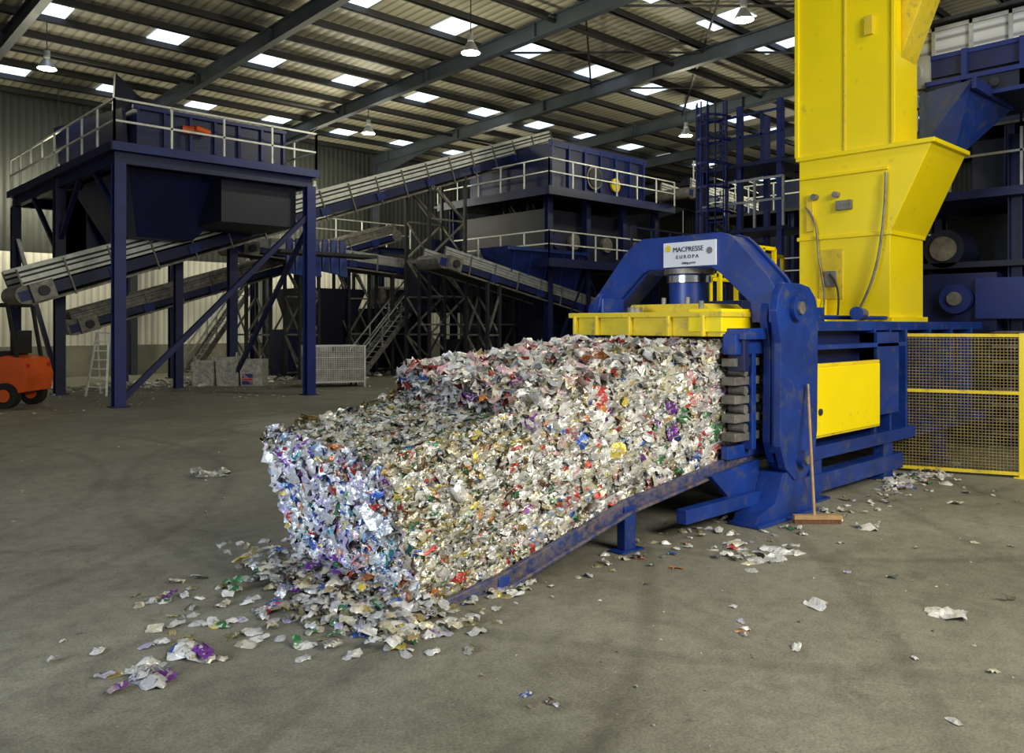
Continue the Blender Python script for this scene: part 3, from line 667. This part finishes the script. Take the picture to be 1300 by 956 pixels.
# ---------------------------------------------------------------- conveyors
def conveyor(name,p0,p1,w,legs=(),h=.5,side=STEEL,frame=NAVY,rail=False):
    mb=MB(); p0=Vector(p0);p1=Vector(p1); d=p1-p0; L=d.length; u=d.normalized()
    r=u.cross(Vector((0,0,1))).normalized(); n=r.cross(u)
    for s_ in(-1,1):
        o=r*s_*w/2
        mb.beam(p0+o,p1+o,.06,h*.45,frame)
        for k,(dz,hh) in enumerate(((h*.36,.07),(h*.58,.12),(h*.80,.07),(h*1.02,.10))):
            mb.beam(p0+o+n*dz,p1+o+n*dz,.05,hh,side)
        mb.beam(p0+o+n*h*.7,p1+o+n*h*.7,.02,h*.65,DARK)
        mb.beam(p0+o-n*h*.42,p1+o-n*h*.42,.07,.06,GREY)
        m_=int(L/1.15)
        for i in range(m_+1):
            q=p0.lerp(p1,i/m_)+o*1.06
            mb.beam(q-n*h*.5,q+n*h*1.05,.07,.04,GREY)
            if i%2==0: mb.beam(q-u*.18-n*.02,q+u*.18-n*.02,.10,.28,BLUED)
    mb.beam(p0+n*.1,p1+n*.1,w,.03,BLACK); mb.beam(p0-n*h*.35,p1-n*h*.35,w,.03,BLACK)
    for q in(p0,p1): mb.cyl(q-r*w*.55,q+r*w*.55,.26,GREY,18)
    q=p0+u*.4+r*w*.62; mb.beam(q-u*.3,q+u*.3,.2,.5,GREY); mb.cyl(q,q+r*.2,.14,DARK,14)
    for (t,ww) in legs:
        q=p0.lerp(p1,t); zt_=q.z-.2
        for a in(-ww/2,ww/2):
            for s_ in(-1,1):
                b=Vector((q.x+a,q.y+s_*w/2,0)); mb.beam(b,(b.x,b.y,zt_+a*u.z/max(u.x,.2)),.11,.11,DARK)
        k=0; z=.2
        while z<zt_-1.0:
            z2=min(z+1.5,zt_-.1)
            for s_ in(-1,1):
                y=q.y+s_*w/2
                mb.beam((q.x-ww/2,y,z),(q.x+ww/2,y,z),.07,.07,GREY)
                a,b=(-ww/2,ww/2) if k%2 else (ww/2,-ww/2)
                mb.beam((q.x+a,y,z),(q.x+b,y,z2),.07,.07,GREY)
            for a in(-ww/2,ww/2): mb.beam((q.x+a,q.y-w/2,z),(q.x+a,q.y+w/2,z2),.06,.06,GREY)
            z+=1.5;k+=1
    if rail: mb.rail([p0+r*w*.6+n*.5,p1+r*w*.6+n*.5],PALE,.9,1.8,.02)
    return mb.obj(name)
conveyor('inclined_conveyor',(2.0,21,2.9),(22.6,21,9.95),1.5,((.71,1.8),(.95,1.0)),h=.68,side=PALE)
conveyor('inclined_conveyor',(14.6,18.6,4.35),(24.3,18.6,2.35),1.2,((.25,.6),(.8,.6)),h=.5,side=STEEL)
conveyor('inclined_conveyor',(4.5,25.5,2.0),(17.5,25.5,6.0),1.2,((.5,1.0),(.85,1.0)),h=.5,side=GREY)
conveyor('transfer_conveyor',(9.5,24,4.9),(19,24,4.2),1.2,((.3,.8),(.75,.8)),h=.45,side=STEEL)
conveyor('transfer_conveyor',(27.8,17.4,8.1),(40,17.4,7.2),1.6,((.3,1.0),(.7,1.0)),h=.6,side=PALE,rail=True)
conveyor('transfer_conveyor',(27.5,10.2,6.2),(36,10.2,8.8),1.4,((.3,1.0),(.8,1.0)),h=.6,side=PALE)
mb=MB()
mb.hexa([(18.0,18.1,3.95),(21.6,18.1,3.2),(21.6,19.1,3.2),(18.0,19.1,3.95),(17.6,17.7,5.1),(21.9,17.7,4.9),(21.9,19.5,4.9),(17.6,19.5,5.1)],BLUED)
for k in range(5):
    x=17.9+k*.9; mb.beam((x,17.72,5.05-k*.02),(x+.05,18.08,3.9-k*.17),.06,.06,BLUE)
mb.box(17.5,22,17.62,17.72,4.95,5.08,BLUE)
mb.obj('blue_transfer_hopper')

# ---------------------------------------------------------------- screening tower
mb=MB()
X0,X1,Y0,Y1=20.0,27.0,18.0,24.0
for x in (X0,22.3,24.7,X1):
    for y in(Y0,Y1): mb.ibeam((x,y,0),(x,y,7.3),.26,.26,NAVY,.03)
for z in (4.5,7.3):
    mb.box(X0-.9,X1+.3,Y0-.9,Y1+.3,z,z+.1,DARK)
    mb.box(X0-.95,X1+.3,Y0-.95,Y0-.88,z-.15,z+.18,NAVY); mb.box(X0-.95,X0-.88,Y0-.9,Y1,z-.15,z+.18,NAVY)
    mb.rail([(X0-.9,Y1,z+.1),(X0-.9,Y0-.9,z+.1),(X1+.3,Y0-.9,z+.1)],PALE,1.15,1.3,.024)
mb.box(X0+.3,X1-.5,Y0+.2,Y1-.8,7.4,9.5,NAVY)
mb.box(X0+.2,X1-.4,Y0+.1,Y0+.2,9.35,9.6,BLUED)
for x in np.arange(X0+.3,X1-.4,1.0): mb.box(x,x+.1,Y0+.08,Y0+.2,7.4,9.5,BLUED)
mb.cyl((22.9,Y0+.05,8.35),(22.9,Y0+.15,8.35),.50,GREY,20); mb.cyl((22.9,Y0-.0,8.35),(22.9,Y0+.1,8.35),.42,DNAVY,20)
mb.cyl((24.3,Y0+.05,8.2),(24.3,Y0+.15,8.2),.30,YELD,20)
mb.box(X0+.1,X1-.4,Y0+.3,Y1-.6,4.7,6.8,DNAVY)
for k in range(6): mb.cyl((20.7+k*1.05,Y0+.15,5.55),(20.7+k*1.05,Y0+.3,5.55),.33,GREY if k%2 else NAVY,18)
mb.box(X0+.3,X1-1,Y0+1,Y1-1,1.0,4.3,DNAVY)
mb.beam((X0,Y0,.4),(22.3,Y0,4.3),.1,.1,NAVY); mb.beam((24.7,Y0,.4),(22.3,Y0,4.3),.1,.1,NAVY)
mb.box(16.5,19,22,23,2.6,4.6,DNAVY); mb.box(17,18.6,21.8,22,4.6,5.6,NAVY)
for k in range(5):
    x=15.2+k*1.25; mb.beam((x,20.2,0),(x,20.2,4.2+.3*(k%2)),.09,.09,DARK)
    mb.beam((x,20.2,.3),(x+1.25,20.2,2.1),.06,.06,DARK); mb.beam((x+1.25,20.2,2.1),(x,20.2,3.8),.06,.06,DARK); mb.beam((x,20.2,2.1),(x+1.25,20.2,2.1),.06,.06,GREY)
mb.box(17.2,19.6,20.4,21.4,0,1.5,DNAVY); mb.box(15.3,21.5,20.1,20.3,4.1,4.25,NAVY)
mb.hexa([(13.6,25.6,1.2),(15.2,25.6,1.2),(15.2,27,1.2),(13.6,27,1.2),(13,25,3.6),(16,25,3.6),(16,27.6,3.6),(13,27.6,3.6)],DNAVY)
mb.box(12.2,13.6,24.8,26.2,0,1.9,NAVY); mb.box(16.2,19.5,25,27,0,2.8,DNAVY); mb.cyl((16.4,24.9,3.3),(19.3,24.9,3.3),.45,GREY,18)
for x in (12.0,14.0,16.4,18.4):
    mb.ibeam((x,27.4,0),(x,27.4,5.6),.2,.2,NAVY)
mb.ibeam((11.8,27.4,5.6),(20,27.4,5.6),.2,.3,NAVY); mb.rail([(11.8,27.3,5.75),(20,27.3,5.75)],PALE,1.1,1.3,.022)
mb.beam((12,27.4,.3),(14,27.4,3.6),.07,.07,GREY); mb.beam((14,27.4,.3),(16.4,27.4,4.2),.07,.07,GREY)
mb.obj('screening_machine_tower')
mb=MB()
for x in (28.5,31.5,34.5,37.5):
    for y in (12,16): mb.ibeam((x,y,0),(x,y,7.0),.26,.26,NAVY,.03)
for z in (3.6,6.8):
    mb.box(28,38,11.4,16.1,z,z+.12,DARK); mb.rail([(28,16.1,z+.1),(28,11.4,z+.1),(38,11.4,z+.1)],PALE,1.15,1.3,.024)
    mb.box(27.9,38,11.3,11.4,z-.15,z+.15,NAVY)
mb.box(29,34,12.5,15.5,3.8,6.4,DNAVY); mb.box(31,36,12,15,7.0,8.6,NAVY)
mb.beam((28,11,3.6),(25,9,0),.8,.15,DARK)
for z in (1.2,2.4): mb.beam((28.5,12,z),(31.5,12,z+1),.1,.1,NAVY)
mb.box(24,27.5,12.5,13.3,1.8,3.6,DARK); mb.rail([(19,13,4.4),(28,13,4.4)],NAVY,1.1,1.2,.03); mb.box(19,28,12.9,13.7,4.2,4.4,DNAVY)
for x in(19.5,23.5,27.5): mb.ibeam((x,13.3,0),(x,13.3,4.2),.2,.2,NAVY)
mb.obj('picking_station')
def stairs(sx0,sy,ln,ht,ns):
    mb=MB()
    for s_ in(0,.9):
        mb.beam((sx0,sy+s_,.12),(sx0+ln,sy+s_,ht),.06,.2,GREY)
        mb.beam((sx0,sy+s_,1.1),(sx0+ln,sy+s_,ht+1),.045,.045,STEEL); mb.beam((sx0,sy+s_,.6),(sx0+ln,sy+s_,ht+.5),.045,.045,STEEL)
        for k in range(4): mb.beam((sx0+k*ln/3,sy+s_,.1+(ht-.1)*k/3),(sx0+k*ln/3,sy+s_,1.1+(ht-.1)*k/3),.045,.045,STEEL)
    for k in range(ns): mb.box(sx0+k*ln/ns,sx0+k*ln/ns+.24,sy,sy+.9,.15+k*ht/ns,.18+k*ht/ns,STEEL)
    return mb.obj('steel_staircase')
stairs(14.3,22.7,2.8,3.1,15); stairs(10.0,28.6,2.8,4.1,18)

# ---------------------------------------------------------------- small objects
mb=MB()
for s_ in (-1,1):
    mb.beam((s_*.30,-.45,0),(s_*.17,0,1.85),.06,.03,PALE); mb.beam((s_*.28,.45,0),(s_*.17,0,1.85),.05,.03,PALE)
for k in range(1,7):
    t=k/7; mb.beam((-.30+.13*t,-.45*(1-t),1.85*t),(.30-.13*t,-.45*(1-t),1.85*t),.09,.03,PALE)
mb.box(-.2,.2,-.1,.1,1.83,1.87,PALE)
mb.obj('step_ladder',(4.25,21.2,0),(0,0,-.72))
mb=MB(); hx,hy=.95,.6
mb.box(-hx,hx,-hy,hy,.15,.2,STEEL)
for x in(-hx,hx):
    for y in(-hy,hy): mb.box(x-.03,x+.03,y-.03,y+.03,0,1.4,STEEL)
for z in (.2,.6,1.0,1.38):
    for y in(-hy,hy): mb.beam((-hx,y,z),(hx,y,z),.03,.03,STEEL)
    for x in(-hx,hx): mb.beam((x,-hy,z),(x,hy,z),.03,.03,STEEL)
for k in range(1,24):
    for y in(-hy,hy): mb.beam((-hx+2*hx*k/24,y,.2),(-hx+2*hx*k/24,y,1.38),.012,.012,STEEL)
for k in range(1,16):
    for x in(-hx,hx): mb.beam((x,-hy+2*hy*k/16,.2),(x,-hy+2*hy*k/16,1.38),.012,.012,STEEL)
for k in range(1,18):
    for y in(-hy,hy): mb.beam((-hx,y,.2+k*.066),(hx,y,.2+k*.066),.01,.01,STEEL)
mb.box(-hx+.05,hx-.05,-hy+.05,hy-.05,.2,1.15,GREY)
for x in(-.7,.7):
    for y in(-.4,.4): mb.cyl((x-.02,y,.08),(x+.02,y,.08),.08,BLACK,12)
mb.obj('wire_mesh_cage_container',(11.1,19.6,0),(0,0,-.35))
mb=MB()
FB=mat('flag_blue',(.02,.03,.18),.7); FW=mat('bag_white',(.42,.42,.38),.7,0,.3,5,dirt=(.15,.14,.12),dirt_amt=.4)
for i in range(3):
    x=i*.82; hgt=(.85,1.0,.9)[i]
    mb.hexa([(x-.36,-.36,0),(x+.36,-.38,0),(x+.36,.36,0),(x-.36,.36,0),(x-.40,-.4,hgt*.97),(x+.38,-.4,hgt),(x+.38,.4,hgt),(x-.40,.4,hgt)],FW)
    for s_ in (-.28,.28): mb.beam((x+s_,-.3,hgt),(x+s_,-.2,hgt+.15),.05,.02,FW)
y=-.40; x=.82*2
mb.box(x-.3,x+.05,y-.006,y+.01,.05,.42,FB)
mb.beam((x-.28,y-.008,.40),(x+.03,y-.008,.10),.006,.08,FW); mb.beam((x-.28,y-.012,.40),(x+.03,y-.012,.10),.006,.03,RED)
mb.box(x-.3,x+.05,y-.016,y,.18,.28,FW); mb.box(x-.3,x+.05,y-.02,y,.20,.26,RED)
mb.obj('white_bulk_bags',(8.1,22.9,0),(0,0,-.72),bevel=.02)
mb=MB()
for k in range(7):
    x=k*.32; z=random.uniform(-1.35,-1.0)
    mb.hexa([(x,-.1,z),(x+.3,-.2,z-.08),(x+.3,.1,z),(x,.15,z),(x+.02,-.05,0),(x+.26,-.02,0),(x+.26,.05,0),(x+.02,.05,0)],BLUE)
mb.obj('hanging_blue_tarpaulin',(10.6,22.0,5.2),(0,0,-.3),bevel=.03)
mb=MB()
mb.prism([(-1.15,.35),(-1.2,.7),(-1.1,1.05),(-.75,1.12),(-.2,1.0),(-.2,.3),(-.6,.25)],'y',-.52,.52,ORANGE)
mb.prism([(-.2,.3),(-.2,.75),(.35,.62),(.75,.62),(.8,.95),(.95,.95),(1.0,.3)],'y',-.5,.5,ORANGE)
mb.box(-.75,-.25,-.3,.3,1.05,1.2,BLACK); mb.box(-.85,-.7,-.28,.28,1.15,1.65,BLACK)
for y in(-.46,.46):
    mb.beam((-.95,y,1.05),(-.75,y,2.2),.07,.07,BLACK); mb.beam((.85,y,.95),(.45,y,2.2),.07,.07,BLACK); mb.beam((-.75,y,2.2),(.45,y,2.2),.07,.07,BLACK)
for k in range(7): mb.beam((-.75+k*.2,-.46,2.2),(-.75+k*.2,.46,2.2),.04,.03,BLACK)
mb.cyl((.7,0,1.0),(.5,0,1.25),.02,BLACK,8); mb.cyl((.5,0,1.25),(.48,0,1.28),.17,BLACK,16)
for x,r in((-.75,.27),(.7,.34)):
    for y in(-.5,.5):
        mb.cyl((x,y-.11,r),(x,y+.11,r),r,BLACK,22); mb.cyl((x,y-.12,r),(x,y+.12,r),r*.5,ORANGE,16)
for y in(-.3,.3):
    mb.beam((1.15,y,.1),(1.15,y,2.15),.08,.14,DARK); mb.beam((1.25,y*.7,.08),(2.3,y*.7,.08),.12,.05,DARK); mb.beam((1.25,y*.7,.08),(1.25,y*.7,.8),.1,.04,DARK)
for z in(.35,.75,2.1): mb.beam((1.2,-.45,z),(1.2,.45,z),.05,.1,DARK)
mb.cyl((-1.17,-.4,.9),(-1.12,-.4,.9),.05,RED,10); mb.cyl((-1.17,.4,.9),(-1.12,.4,.9),.05,RED,10)
o=mb.obj('forklift_truck',(1.0,19.7,0),(0,0,math.radians(136.6)),bevel=.03); o.scale=(1.15,1.15,1.18)

# ---------------------------------------------------------------- camera
c=bpy.data.cameras.new('camera'); c.sensor_width=36; c.lens=28.8; c.shift_y=-66/1300
co=bpy.data.objects.new('camera',c); S.collection.objects.link(co); co.location=(-3.66,-4.89,2.1)
co.rotation_euler=(math.radians(90),0,-math.atan2(.687,.7266)); c.clip_end=200
S.camera=co
